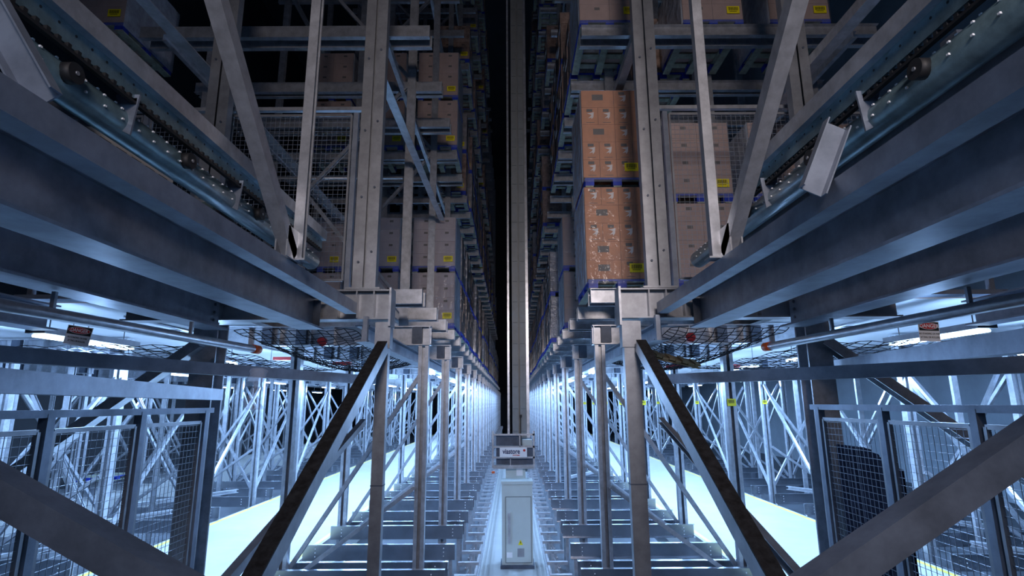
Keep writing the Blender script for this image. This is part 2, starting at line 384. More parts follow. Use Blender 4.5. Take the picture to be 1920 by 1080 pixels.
# upper rack frames
def make_upper_frame(mir):
    t = thing('upper_rack_frame', 'x', 'rack frame')
    for x in (1.5, 3.0, 4.6):
        MB().sweep((mir*x, 0, 0), (mir*x, 0, 18.5), cprof(.12, .08, .006), (0, -1, 0)).build('post', 'galv', t)
        MB().box(mir*(x-.1), mir*(x+.1), -.08, .08, -.02, 0).build('base_plate', 'galv2', t)
    pts = [(1.5, .2), (3.0, 2.0), (1.5, 3.8), (3.0, 5.6), (1.5, 7.4), (3.0, 9.2), (1.5, 11), (3.0, 12.8), (1.5, 14.6)]
    for a, b in zip(pts, pts[1:]):
        MB().sweep((mir*a[0], 0, a[1]), (mir*b[0], 0, b[1]), cprof(.05, .06, .006), (0, -1, 0)).build('diagonal_brace', 'galv', t)
    return t
for s in (-1, 1):
    n = SIDE[s]
    uf = make_upper_frame(s); uf.location = (0, 7.60, 1.02)
    uf['label'] = 'upper rack frame on the %s of the aisle, first behind the doubled front uprights' % n
    for k in range(1, 18):
        if k < 4: lab = 'upper rack frame on the %s of the aisle, %s behind the doubled front uprights' % (n, ORD[k]); g = None
        else: lab = 'distant upper rack frame high along the %s of the aisle' % n; g = 'distant upper frames, %s' % n
        dup(uf, (0, 7.60+2.4*k, 1.02), lab, g)
    # doubled front uprights
    for xx, nm in ((1.385, 'beside the aisle'), (2.95, 'outer pair')):
        t = thing('double_upright', 'doubled scuffed upright on the %s front girder, %s' % (n, nm), 'upright', (s*xx, 5.1, 1.065))
        MB().sweep((-.06, 0, 0), (-.06, 0, 9), cprof(.10, .10, .008), (0, -1, 0)).build('channel', 'galv2', t)
        MB().sweep((.06, 0, 0), (.06, 0, 9), cprof(.10, .10, .008, -1), (0, -1, 0)).build('channel', 'galv2', t)
        MB().box(-.16, .16, -.09, .09, -.018, 0).build('base_plate', 'galv2', t)
        b = MB()
        for z in (.25, .9, 1.6, 2.4, 3.2): b.tube((-.06, -.062, z), (-.06, -.05, z), .012, 6); b.tube((.06, -.062, z+.1), (.06, -.05, z+.1), .012, 6)
        b.build('bolt_row', 'beam_dark', t)
    # long L tie beside the uprights
    tp = ((-1.36, 5.2, 3.42), (-1.30, 9.9, 3.42)) if s < 0 else ((1.44, 5.2, 4.1), (1.44, 7.5, 4.1))
    o = MB().sweep(tp[0], tp[1], lprof(.10, .09, .008)).build('longitudinal_tie', 'galv')
    tag(o, 'long angle tie running back from the %s doubled upright toward the pallet stacks' % n, 'tie bar')
    o = MB().sweep((s*3.12, 2.0, 3.42), (s*3.12, 6.4 if s > 0 else 9.9, 3.42), lprof(.12, .10, .01)).build('longitudinal_tie', 'galv')
    tag(o, 'long angle tie above the conveyor on the %s, running past the outer doubled upright' % n, 'tie bar')
    # frame plane diagonals nearer the camera and thin pipes
    o = MB().tube((s*1.35, 6.72, 4.80), (s*4.6, 6.72, 4.80), .028).build('round_tie_rod', 'galv')
    tag(o, 'thin round tie rod behind the second level beam on the %s' % n, 'tie rod')
    o = MB().tube((s*1.6, 7.665, 3.28), (s*4.6, 7.665, 3.28), .02).build('round_tie_rod', 'galv')
    tag(o, 'thin round tie rod at mid height behind the %s wire mesh screen' % n, 'tie rod')

# ------------------------------------------------------------------ pallets and loads
def pallet_mesh(mb_w, mb_b, w, d):
    for i in range(5):
        y = i*(d-.11)/4; mb_w.box(-w/2, w/2, y, y+.11, .105, .125)
    for i in range(3):
        x = -w/2+i*(w-.1)/2; mb_w.box(x, x+.1, 0, d, .09, .105); mb_w.box(x, x+.1, 0, d, 0, .018)
    for i in range(3):
        x = -w/2+i*(w-.11)/2
        for j in range(3):
            y = j*(d-.12)/2; mb_b.box(x, x+.11, y-.002, y+.12, .018, .1)
    mb_b.box(-w/2-.004, -w/2+.02, 0, d, .085, .118); mb_b.box(w/2-.02, w/2+.004, 0, d, .085, .118)
    mb_b.box(-w/2, w/2, -.004, .02, .1, .121)
def make_pallet(w=.8, d=1.06):
    t = thing('pallet', 'x', 'pallet'); a, b = MB(), MB(); pallet_mesh(a, b, w, d)
    a.build('deck', 'wood', t); b.build('blocks', 'blue', t); return t
def make_far_pallet(w=.8, d=1.06):
    a, b = MB(), MB(); pallet_mesh(a, b, w, d); n = len(a.v)
    a.v += b.v; a.f += [tuple(i+n for i in f) for f in b.f]; a.mi += [1]*len(b.f); a.sm += b.sm
    o = a.build('pallet', ['wood', 'blue']); return tag(o, 'x', 'pallet')
def sticker(t, x, z, y=-.012):
    b = MB(); b.box(x-.085, x+.085, y-.002, y, z-.055, z+.055); b.cur = 1
    for i in range(12):
        xx = x-.065+i*.011; b.box(xx, xx+(.004, .007)[i % 2], y-.004, y-.002, z-.01, z+.04)
    for i in range(9): b.box(x-.05+i*.011, x-.05+i*.011+.007, y-.004, y-.002, z-.03, z-.02)
    b.build('barcode_sticker', ['yellow', 'ink'], t)
def mark(b, x0, z0, y):       # white squiggle and grey panel print on the carton face
    n0 = len(b.v)
    mark_(b, x0, z0, y)
    for i in range(n0, len(b.v)):
        v = b.v[i]; b.v[i] = (x0+(v[0]-x0)*1.15, v[1]*1.5, z0+(v[2]-z0)*1.2)
def mark_(b, x, z, y):
    b.cur = 1; b.box(x-.035, x+.03, y-.002, y, z+.03, z+.062)
    b.cur = 2
    b.poly([(x-.03, y-.002, z+.012), (x+.02, y-.002, z+.02), (x+.045, y-.002, z+.028), (x+.04, y-.002, z-.03), (x+.02, y-.002, z-.055), (x+.015, y-.002, z-.035), (x-.02, y-.002, z-.045), (x+.01, y-.002, z-.02), (x+.018, y-.002, z-.005)], (0, .001, 0))
    b.cur = 1; b.box(x-.04, x+.05, y-.0015, y, z-.095, z-.09)
    b.cur = 0
def make_load(rows, rh, style, w=.8, d=1.06, matn='card'):
    t = thing('wrapped_carton_load', 'x', 'carton load')
    for r in range(rows):
        z0 = r*rh
        cols = [(0, .5, 'w'), (.5, .75, 'm'), (.75, 1, 'm')] if style[r % len(style)] == 'w' else [(0, .25, 'm'), (.25, .5, 'm'), (.5, .75, 'm'), (.75, 1, 'm')] if style[r % len(style)] == 'm' else [(0, .5, 'p'), (.5, 1, 'p')]
        for a, bb, kind in cols:
            c = MB(); x0 = -w/2+a*w+.002; x1 = -w/2+bb*w-.002
            c.box(x0, x1, 0, d/2-.002, z0+.001, z0+rh-.002)
            c.box(x0, x1, d/2, d, z0+.001, z0+rh-.002)
            xm = (x0+x1)/2; zm = z0+rh/2
            if kind == 'm': mark(c, xm, zm+.02, 0)
            elif kind == 'w': c.cur = 1; c.box(xm-.07, xm+.07, -.002, 0, zm-.02, zm+.06)
            else: c.cur = 1; c.box(xm-.0, xm+.07, -.002, 0, zm+.03, zm+.07)
            c.cur = 1; c.box(x0+.0, x1, d*.25, d*.25+.001, z0, z0+.001)
            c.build('carton', [matn, 'print', 'white'], t)
    h = rows*rh
    wv = MB(); e = .008
    # loosely draped film: a ring of rippled vertical strips
    ring = [(-w/2-e, -e), (w/2+e, -e), (w/2+e, d+e), (-w/2-e, d+e)]
    nz = 14; P = []
    for i in range(4):
        a, b2 = Vector(ring[i]), Vector(ring[(i+1) % 4]); m_ = 12
        for j in range(m_): P.append(a+(b2-a)*j/m_)
    base = len(wv.v)
    for k in range(nz+1):
        for i, p in enumerate(P):
            q = random.uniform(0, .005); cx = Vector((0, d/2)); dirv = (p-cx).normalized()
            wv.v.append((p.x+dirv.x*q, p.y+dirv.y*q, -.06+(h+.06)*k/nz))
    for k in range(nz):
        for i in range(len(P)):
            j = (i+1) % len(P); N = len(P)
            wv.f.append((base+k*N+i, base+k*N+j, base+(k+1)*N+j, base+(k+1)*N+i)); wv.mi.append(1 if i//12 in (1, 3) else 0); wv.sm.append(True)
    wv.build('stretch_film', ['wrap', 'wrapside'], t)
    sticker(t, w/2-.13 if rows == 4 else .18, .13, -.018)
    return t
def make_far_load(h, m, rows=4):
    t = thing('wrapped_carton_load', 'x', 'carton load')
    b = MB(); w, d = .8, 1.06; rh = h/rows
    for r in range(rows):
        for i in range(2):
            for j in range(3):
                g = random.uniform(0, .012)
                b.box(-w/2+i*w/2+.002-g*(i == 0), -w/2+(i+1)*w/2-.002+g*(i == 1), j*d/3+.002-g, (j+1)*d/3-.002, r*rh+.001, (r+1)*rh-.002)
                b.cur = 1; b.box(-w/2+i*w/2+.2, -w/2+i*w/2+.28, j*d/3-g-.001+.002, j*d/3-g+.003, r*rh+rh*.6, r*rh+rh*.8); b.cur = 0
    b.build('cartons', [m, 'print'], t); sticker(t, w/2-.13, .13, -.02); return t
PN = make_pallet(); PF = make_far_pallet()
L_brown = make_load(5, .234, 'wwmwm', w=.84, matn='card')
L_brown2 = make_load(5, .240, 'mmwmw', w=.84, matn='card')
L_grey = make_load(4, .238, 'p', matn='cardgrey')
L_dull = make_load(4, .238, 'p', matn='card2')
L_farb = make_far_load(.94, 'wrapfar'); L_farg = make_far_load(.94, 'wrapfar2')
protos_used = set()
def put(proto, loc, label, group=None):
    if proto.name not in protos_used:
        protos_used.add(proto.name); o = proto; o.location = loc
    else: o = dup(proto, loc)
    o['label'] = label
    if group: o['group'] = group
    elif 'group' in o: del o['group']
    return o
def stack(x, y, z, loads, who, near, group=None, only=2):
    """two pallets with a load on each"""
    zz = z+.004
    for i, (L, h) in enumerate(loads):
        pos = ('lower', 'upper')[i] if len(loads) > 1 else 'single'
        put(PN if near else PF, (x, y, zz), 'blue-edged pallet under the %s load, %s' % (pos, who), group and 'pallets '+group)
        zz += .127
        put(L, (x, y, zz), '%s wrapped load, %s one, %s' % ({'card': 'brown', 'g': 'greyish', 'd': 'dull brown'}[('card' if L in (L_brown, L_brown2) else 'g' if L in (L_grey, L_farg) else 'd')], pos, who), group and ('%s loads ' % pos)+group)
        zz += h+.004
B, B2, G, D_, FB, FG = (L_brown, 1.17), (L_brown2, 1.20), (L_grey, .952), (L_dull, .952), (L_farb, .94), (L_farg, .94)
XS = {-1: [-1.46, -2.52, -3.60], 1: [1.33, 2.36, 3.42]}
Y0 = 6.47
# right side, lowest level: the tall brown stack at the front
stack(XS[1][0], Y0, 1.33, [B, B2], 'front of the lowest right level, aisle side', True)
stack(XS[1][1], Y0, 1.33, [D_, D_], 'behind the right mesh screen, beside the aisle stack', True)  # dull cartons picked here to paint the shade behind the screen
stack(XS[1][2], Y0, 1.33, [D_, D_], 'behind the right mesh screen, third from the aisle', True)
stack(4.5, Y0, 1.33, [FB, FB], 'behind the right mesh screen, fourth from the aisle', False)
# left lowest level, fourth slot
stack(XS[-1][0], Y0+3.6, 1.33, [G, G], 'front on the lowest left level, aisle side', True)
stack(XS[-1][1], Y0+3.6, 1.33, [G, G], 'front on the lowest left level, next one in', True)
stack(XS[-1][2], Y0+3.6, 1.33, [G, G], 'front on the lowest left level, third one in', True)
stack(XS[1][0]+.05, Y0+3.6, 1.33, [D_, D_], 'second stack back on the lowest right level', True)
# second level fronts
stack(XS[1][0], Y0, 4.87, [D_], 'front of the second right level, aisle side', True)
stack(XS[1][1]+.35, Y0, 4.87, [D_], 'front of the second right level, middle', True)
stack(XS[1][2]+.45, Y0, 4.87, [D_], 'front of the second right level, outermost', True)
for i in (0, 1): stack(XS[1][i], Y0+1.2, 4.87, [FB], 'second right level, second slot back, %s' % ('aisle side', 'next one in')[i], False)
for i in (0, 1, 2): stack(XS[-1][i], Y0+3.6, 4.87, [D_, D_], 'on the second left level, %s' % ('aisle side', 'next one in', 'third one in')[i], True)
stack(-4.3-1.25, Y0, 4.87, [D_], 'at the far left top corner', True)
# the long rows behind
for s in (-1, 1):
    for li, z in enumerate(LV):
        n0, n1 = ((4, 32), (4 if s < 0 else 2, 26), (4, 20), (6, 16), (9, 16))[li]
        lev = ('lowest', 'second', 'third', 'fourth', 'fifth')[li]
        for k in range(n0, n1):
            if random.random() < (.06 if li == 0 else .22): continue
            a = random.choice((FB, FB, FG)); b = random.choice((FB, FG))
            xx = XS[s][0]+random.uniform(-.03, .03)
            g = 'of the %s level deep along the %s aisle side' % (lev, SIDE[s])
            stack(xx, Y0+1.2*k, z, [a, b] if li < 2 else [a], 'deep along the %s level, %s rack' % (lev, SIDE[s]), False, g)

# ------------------------------------------------------------------ big foreground beams
for s in (-1, 1):
    n = SIDE[s]
    kx = 1.0 if s > 0 else 1.05
    o = MB().sweep((s*1.375*kx, 4.96 if s > 0 else 4.9, .845), (s*1.375*kx, .2, .845), rect(.10, .10)).build('edge_beam', 'beam')
    tag(o, 'slim steel edge beam coming toward the camera on the %s, uppermost of the big beams' % n, 'beam')
    t = thing('deck_beam', 'heavy I-beam with pale lower flange on the %s, just under the slim edge beam' % n, 'beam', (s*1.72*kx, 4.9, .66))
    MB().sweep((0, .04, .15), (0, -4.8, .15), iprof(.22, .30, .014, .016)).build('beam', 'beam', t)
    MB().box(-.07, .07, .041, .05, .03, .27).build('end_plate', 'beam_dark', t)
    t = thing('deck_beam', 'heavy I-beam on the %s, third big beam out from the aisle' % n, 'beam', (s*2.53*kx, 4.9, .66))
    MB().sweep((0, .04, .15), (0, -4.8, .15), iprof(.22, .30, .014, .016)).build('beam', 'beam', t)
    b = MB()
    for z in (.08, .15, .22): b.tube((-s*.011, -.05, z), (-s*.02, -.05, z), .014, 6)
    b.build('bolt_row', 'beam_dark', t)
    o = MB().sweep((s*4.1, 4.82, .76), (s*4.1, .5, .76), iprof(.22, .22)).build('deck_beam', 'beam')
    tag(o, 'outermost deck beam on the %s, above the bright gap with the danger sign' % n, 'beam')
    t = thing('handrail_pipe', 'round galvanised pipe with an orange end cap under the %s deck beams' % n, 'pipe', (s*2.45, 5.28, .52))
    MB().tube((0, 0, 0), (s*.36, -3.9, 0), .036, 16).build('pipe', 'galv', t)
    MB().tube((-s*.005, .05, 0), (0, -.05, 0), .042, 16).build('end_cap', 'orange', t)
    MB().box(-.012+s*.087, .012+s*.087, -.95, -.93, .03, .13).box(-.012+s*.2, .012+s*.2, -2.15, -2.13, .03, .13).build('hanger_clip', 'galv', t)
    # plan braces
    if s < 0:
        o = MB().bar((-1.24, 4.98, .21), (-2.62, 1.7, .235), .07, .072).build('plan_brace', 'beam'); tag(o, 'upper of two slanting square tubes on the left, starting at the front post', 'brace')
        o = MB().bar((-2.62, 5.0, .09), (-1.85, 1.4, .10), .09, .095).build('plan_brace', 'beam'); tag(o, 'lower of two slanting square tubes on the left, ending at the thick column', 'brace')
    else:
        o = MB().bar((1.24, 4.98, .20), (2.9, 1.75, .155), .08, .08).build('plan_brace', 'beam'); tag(o, 'lower of two slanting square tubes on the right, starting at the front post', 'brace')
        o = MB().bar((3.30, 6.3, .34), (2.30, 1.76, .27), .11, .11).build('plan_brace', 'beam'); tag(o, 'upper of two slanting square tubes on the right, ending past the thick column', 'brace')
    # dark mottled brace coming down toward the camera
    t = thing('knee_brace', 'dark rust-mottled brace dropping from the %s front post toward the camera' % n, 'brace', (s*1.16, 4.97, .50))
    d = Vector((0, -3.5, -1.98))
    MB().sweep((0, 0, 0), d, rect(.085, .10)).build('bar', 'galv2', t)
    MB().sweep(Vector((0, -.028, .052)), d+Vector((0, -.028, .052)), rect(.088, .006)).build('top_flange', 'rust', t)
    t2 = Vector((s*1.31, 5.0, -.15)); o = MB().sweep(t2, t2+Vector((0, -4.2, -1.18)), cprof(.045, .05, .006)).build('thin_brace', 'galv2')
    tag(o, 'thin brace beneath the dark mottled one on the %s' % n, 'brace')
    # near cross diagonal at the bottom corner
    if s < 0: p0, p1 = (-2.34, 2.05, -.019), (-.90, 2.05, -.736)
    else: p0, p1 = (2.34, 2.05, .144), (.90, 2.05, -.698)
    t = thing('corner_brace', 'big square tube brace sloping across the bottom %s corner' % n, 'brace', p0)
    MB().sweep((0, 0, 0), Vector(p1)-Vector(p0), rect(.107, .107), (0, -1, 0)).build('tube', 'beam', t)
    # slim post and kinked brace on the edge beam
    t = thing('slim_post', 'slim upright standing on the %s edge beam' % n, 'upright', (s*1.32*(1 if s > 0 else 1.04), 3.44, .90))
    MB().sweep((0, 0, 0), (0, 0, 5), cprof(.065, .06, .006), (0, -1, 0)).build('channel', 'galv', t)
    MB().box(-.06, .06, -.05, .05, 0, .012).build('base_plate', 'galv2', t)
    t = thing('raking_brace', 'raking square brace leaning toward the camera from the foot of the slim %s upright' % n, 'brace', (s*1.385*(1 if s > 0 else 1.02), 3.40, .93))
    MB().sweep((0, 0, 0), (0, -2.3, 2.08), rect(.08, .085)).build('tube', 'galv', t)
    MB().box(-.04, -.03, -.14, .12, -.035, .16).box(.03, .04, -.14, .12, -.035, .16).build('gusset', 'galv2', t)

# ------------------------------------------------------------------ wire screens
def screen(name, label, p0, p1, z0, z1, posts, parent_loc, mid=True, cell=.05, hand=None):
    p0 = Vector(p0); p1 = Vector(p1); d = (p1-p0); L = d.length; u = d.normalized(); base = Vector(parent_loc)
    t = thing(name, label, 'fence', parent_loc)
    P = lambda a, z: Vector((p0.x+u.x*a-base.x, p0.y+u.y*a-base.y, z-base.z))
    for a in posts:
        MB().bar(P(a, 1.045 if hand is None else FLOOR), P(a, z1+.02 if hand is None else hand), .05, .05, (u.x, u.y, 0)).build('post', 'beam', t)
    if hand is None: MB().bar(P(0, 1.0225)+Vector((0, -.065, 0)), P(L, 1.0225)+Vector((0, -.065, 0)), .17, .044).build('base_rail', 'beam', t)
    if hand is not None: MB().bar(P(-.1, hand), P(L, hand), .045, .04).build('top_rail', 'beam', t)
    for a, b in zip(posts, posts[1:]):
        a += .05; b -= .05
        f = MB()
        for z in (z0, z1): f.bar(P(a, z), P(b, z), .02, .025)
        for x in (a, b): f.bar(P(x, z0), P(x, z1), .025, .02, (u.x, u.y, 0))
        fo = f.build('panel_frame', 'galv2', t)
        m = MB(); x = a+cell; r = .0014
        while x < b: m.sweep(P(x, z0), P(x, z1), rect(2*r, 2*r), (u.x, u.y, 0)); x += cell
        z = z0+cell
        while z < z1: m.sweep(P(a, z), P(b, z), rect(2*r, 2*r)); z += cell*1.0
        w_ = m.build('wire_mesh', 'fence', fo)
    return t
for s in (-1, 1):
    n = SIDE[s]
    screen('mesh_screen', 'upright wire mesh screen standing behind the %s doubled uprights' % n, (s*1.62, 5.32, 0), (s*4.75, 5.32, 0), 1.2, 2.98, (0, 1.02 if s > 0 else 1.35, 2.2, 3.1), (s*1.62, 5.32, 1.05))
    o = MB().bar((s*1.5, 5.34, 3.06), (s*4.8, 5.34, 3.06), .05, .04).build('screen_rail', 'galv'); tag(o, 'thin rail along the top of the %s wire mesh screen' % n, 'rail')
    X = s*2.42
    screen('mesh_fence', 'low wire mesh fence with handrail along the %s picture edge' % n, (X, 4.45, 0), (X, 1.2, 0), -2.4, -.13, (0, .76, 1.5, 2.3, 3.2), (X, 4.45, FLOOR), cell=.045, hand=-.04)
# dark curtain behind the right fence
t = MB(); pts = []
X = 2.50
N = 40
for i in range(N+1):
    f = i/N; y = 4.42-.72*f; zt = -.32 - (0 if f < .5 else (f-.5)*.24); pts.append((X+.012*math.sin(f*60), y, zt))
for a, b in zip(pts, pts[1:]):
    t.quad(a, b, (b[0], b[1], -2.2), (a[0], a[1], -2.2))
    t.quad((a[0]+.01, a[1], a[2]), (b[0]+.01, b[1], b[2]), (b[0]+.01, b[1], -2.2), (a[0]+.01, a[1], -2.2))
o = t.build('hanging_mat', 'panel'); tag(o, 'dark blue ribbed mat hung behind the right mesh fence', 'mat')

# ------------------------------------------------------------------ safety nets
def net(name, label, x0, x1, y0, y1, z, sag, cell=.13):
    me = MB(); nx = int(abs(x1-x0)/cell); ny = int((y1-y0)/cell)
    def P(i, j):
        a, b = i/nx, j/ny
        zz = z - sag*(4*b*(1-b))**.8*(.35+.65*4*a*(1-a)) + .012*math.sin(i*1.7+j*.9)
        off = .3*cell*math.sin(j*.8)
        return Vector((x0+(x1-x0)*a+off*.5, y0+(y1-y0)*b+.3*cell*math.sin(i*.5), zz))
    for i in range(nx+1):
        for j in range(ny): me.sweep(P(i, j), P(i, j+1), rect(.006, .006))
    for j in range(ny+1):
        for i in range(nx): me.sweep(P(i, j), P(i+1, j), rect(.006, .006))
    m = me.build(name, 'net'); return tag(m, label, 'net')
for s in (-1, 1):
    n = SIDE[s]
    net('safety_net', 'sagging black cord safety net under the %s girder beside the crane aisle' % n, s*1.52, s*2.66, 5.25, 9.4, .70, .26, .085)
    net('safety_net', 'black cord safety net over the outer bright bay on the %s' % n, s*2.95, s*5.2, 5.35, 9.4, .57, .10, .11)

# ------------------------------------------------------------------ danger signs
for s, (x0, y0, x1, y1) in ((-1, (125, 612, 168, 647)), (1, (1720, 603, 1765, 640))):
    a = at(x0, y0, Y=5.0); b = at(x1, y1, Y=5.0); cx = (a.x+b.x)/2; cz = (a.z+b.z)/2; W = b.x-a.x; H = a.z-b.z
    t = thing('danger_sign', 'white danger sign with red oval heading hanging on the %s side' % SIDE[s], 'sign', (cx, 5.0, cz))
    t.rotation_euler = (0, math.radians(9 if s < 0 else 2), 0)
    MB().box(-W/2, W/2, 0, .004, -H/2, H/2).build('plate', 'signw', t)
    MB().box(-W/2+.006, W/2-.006, -.002, 0, .04*H, H/2-.006).build('black_header', 'ink', t)
    ov = [(W*.44*math.cos(i*math.pi/16), -.003, H*.27+H*.17*math.sin(i*math.pi/16)) for i in range(32)]
    MB().poly(ov, (0, .001, 0)).build('white_oval', 'signw', t)
    ov = [(W*.425*math.cos(i*math.pi/16), -.004, H*.27+H*.15*math.sin(i*math.pi/16)) for i in range(32)]
    MB().poly(ov, (0, .001, 0)).build('red_oval', 'red', t)
    text('heading', 'DANGER', H*.26, 'signw', (0, -.005, H*.27), t, .0005, .001, sx=.92)
    text('message', 'NO STANDING ON WIRE', H*.13, 'ink', (0, -.002, -.12*H), t, .0005, sx=.72)
    text('message', 'SITTING OR ROLLERS', H*.13, 'ink', (0, -.002, -.30*H), t, .0005, sx=.76)
    MB().tube((-W*.3, 0, H/2), (-W*.3, 0, H/2+.08), .003, 6).tube((W*.3, 0, H/2), (W*.3, 0, H/2+.08), .003, 6).build('hanging_wire', 'beam_dark', t)

# ------------------------------------------------------------------ conveyor rails above the edge beams
for s in (-1, 1):
    n = SIDE[s]; kx = 1 if s > 0 else 1.07; X = s*1.62*kx
    ye = 3.55 if s > 0 else 4.85
    t = thing('chain_conveyor', 'perforated chain conveyor rail with drive parts above the %s beams' % n, 'conveyor', (X, 0, 1.3))
    MB().sweep((0, .3, .21), (0, ye, .21), rect(.09, .09)).build('top_rail', 'galv', t)
    MB().sweep((s*.0, .3, .13), (s*.0, ye, .13), rect(.012, .10)).build('perforated_web', 'teal', t)
    h = MB(); y = .5
    while y < ye-.1:
        h.tube((-s*.0075, y, .14), (-s*.006, y, .14), .006, 8); y += .085
    h.build('hole_row', 'ink', t)
    tr = MB(); y = .6
    while y < ye-.05:
        tr.box(-.003, .02, y, y+.018, .062, .082); y += .05
    tr.box(-.002, .02, .6, ye-.05, .05, .063); tr.build('chain_row', 'black', t)
    half = [(.085*math.cos(a), .085*math.sin(a)) for a in [math.pi*i/10 - .3 for i in range(0, 15)]]
    MB().sweep((s*.08, .3, -.03), (s*.08, 4.85, -.03), [(.075*math.cos(2*math.pi*i/16), .075*math.sin(2*math.pi*i/16)) for i in range(16)], smooth=True).build('round_channel', 'teal', t)
    b = MB(); y = .5
    while y < 4.7:
        for a in (2.6, 3.3, 2.0):
            b.box(s*.08-s*.077*abs(math.cos(a))-.004, s*.08-s*.077*abs(math.cos(a))+.004, y, y+.01, -.03+.077*math.sin(a)-.004, -.03+.077*math.sin(a)+.004)
        y += .11
    b.build('rivet_row', 'signw', t)
    MB().sweep((s*.20, .3, -.10), (s*.20, 4.6, -.10), lprof(.07, .09)).build('lower_angle', 'beam', t)
    for y in (1.95, 2.75, 3.6):
        MB().tube((-s*.03, y, -.02), (s*.02, y, -.02), .042, 18).build('sprocket', 'black', t)
        MB().tube((-s*.035, y, -.02), (-s*.03, y, -.02), .009, 10).build('sprocket_hub', 'galv2', t)
    for y in (2.3, 3.3):
        MB().poly([(-s*.03, y, .10), (s*.08, y, .10), (s*.03, y, -.08), (-s*.01, y, -.10)], (0, .01, 0)).build('fixing_bracket', 'beam', t)
    for i, (y, z, x0, x1) in enumerate(((2.3, 1.32, 1.93, .8), (3.7, 1.22, 1.93, .6)) if s < 0 else ((2.3, 1.50, 1.98, .7), (3.2, 1.27, 1.86, .5))):
        c = thing('cross_channel', 'dark cross channel carrying the %s conveyor rail, %s one' % (n, ORD[i]), 'steel channel', (s*x0, y, z))
        MB().sweep((0, 0, 0), (s*x1, 0, 0), cprof(.07, .12, .008), (0, 0, 1)).build('channel', 'beam', c)
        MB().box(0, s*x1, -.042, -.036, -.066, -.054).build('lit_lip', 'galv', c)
        m = thing('drive_motor', 'black gear motor on the %s cross channel on the %s' % (ORD[i], n), 'motor', (s*(x0+.16), y, z+.07))
        MB().tube((0, -.0, .06), (s*.18, -.0, .06), .045, 18).build('motor_body', 'black', m)
        MB().box(-s*.08, 0, -.05, .05, 0, .11).build('gearbox', 'beam_dark', m)
        MB().box(-s*.03, s*.05, -.08, -.05, .02, .09).build('terminal_box', 'teal', m)
        MB().tube((s*.08, 0, 0), (s*.08, 0, .02), .04, 10).build('foot', 'beam_dark', m)
    # slanting leg channel
    if s > 0: a, b = at(1570, 232, Y=2.15), at(1524, 358, Y=2.15)
    else: a, b = at(-25, 0, Y=1.5), at(78, 186, Y=1.5)
    o = MB().sweep(a, b, cprof(.045, .10, .006), (1, 0, 0)).build('slanting_channel', 'beam'); tag(o, 'short slanting channel hung below the %s conveyor rail' % n, 'steel channel')
    # cluster of upright legs lit warm behind the rail
    for i, (x, h) in enumerate(((2.45, .62), (2.60, .7), (2.78, .66))):
        o = MB().sweep((s*x, 4.35+.12*i, 1.0), (s*x, 4.35+.12*i, 1.0+h), cprof(.05, .05, .005), (0, -1, 0)).build('stub_post', 'galv'); tag(o, 'short upright post behind the %s conveyor rail, %s from the aisle' % (n, ORD[i]), 'post')
    o = MB().box(s*2.3, s*3.4, 4.2, 4.7, .96, 1.0).build('flat_sill', 'galv2'); tag(o, 'flat sill under the short posts behind the %s conveyor rail' % n, 'beam')

# plain cartons on the side conveyors
o = thing('pale_carton', 'pale printed carton behind the left conveyor rail', 'box', (-2.3, 2.42, 1.2))
MB().box(-.2, .2, 0, .8, 0, .2).build('body', 'signw', o)
b = MB()
for i in range(6): b.box(.2, .203, .06+i*.12, .14+i*.12, .12, .15); b.box(.2, .203, .06+i*.12, .12+i*.12, .06, .08)
b.build('printing', 'print', o)
o = MB().box(-2.62, -1.98, 2.38, 3.64, 1.165, 1.2).build('conveyor_bed', 'beam'); tag(o, 'flat conveyor bed carrying the pale carton on the left', 'conveyor')

# small post brackets / corrugated sheet caught in the right net
t = MB(); a = at(1222, 668, Y=5.9); b = at(1300, 690, Y=6.0)
c = Vector((1.75, 5.95, .55))
for i in range(8):
    t.box(-.28+i*.07, -.22+i*.07, -.10, .10, -.012+.01*(i % 2), .012+.01*(i % 2))
t.box(-.28, .27, -.09, .09, -.03, -.015)
o = t.build('crushed_cardboard', 'tan'); o.location = at(1262, 676, Y=5.9)+Vector((0, 0, .02)); o.rotation_euler = (.35, .22, .1)
tag(o, 'flattened tan cardboard piece lying in the right safety net', 'cardboard')
# red markers in the nets
for i, (px, py, Y) in enumerate(((603, 640, 6.6), (528, 672, 8.8), (640, 681, 9.0), (1296, 632, 6.6), (1372, 686, 9.0), (1265, 687, 8.8))):
    p = at(px, py, Y=Y)
    if i in (0, 3): o = MB().tube((0, 0, 0), (0, .06, 0), .055, 18).build('red_disc', 'red')
    else: o = MB().box(-.14, .14, 0, .1, -.025, .025).build('red_strap', 'red')
    o.location = p; tag(o, ('round red marker seen through the %s net' if i in (0, 3) else 'red strap hanging beyond the %s net, %s one') % ((SIDE[-1 if i < 3 else 1],) if i in (0, 3) else (SIDE[-1 if i < 3 else 1], 'left' if i in (1, 5) else 'right')), 'marker')
# clear plastic bag dangling from the left brace
t = MB(); n = 14
for k in range(n):
    z = -.02-.02*k; r = .035+.02*math.sin(k*.7)+.012*math.sin(k*2.1)
    for i in range(12):
        a = 2*math.pi*i/12; rr = r*(1+.3*math.sin(3*a+k)); t.v.append((rr*math.cos(a)+.012*math.sin(k*.5), .6*rr*math.sin(a), z))
for k in range(n-1):
    for i in range(12):
        j = (i+1) % 12; t.f.append((k*12+i, k*12+j, (k+1)*12+j, (k+1)*12+i)); t.mi.append(0); t.sm.append(True)
o = t.build('plastic_bag', 'bag'); o.location = at(482, 684, Y=3.55); tag(o, 'crumpled clear plastic bag hanging from the left slanting tube', 'bag')
# empty blue pallets beyond the left fence
put(PN, (-10.7, 14.6, -1.898), 'empty blue pallet on the far low beams beyond the left mesh fence')

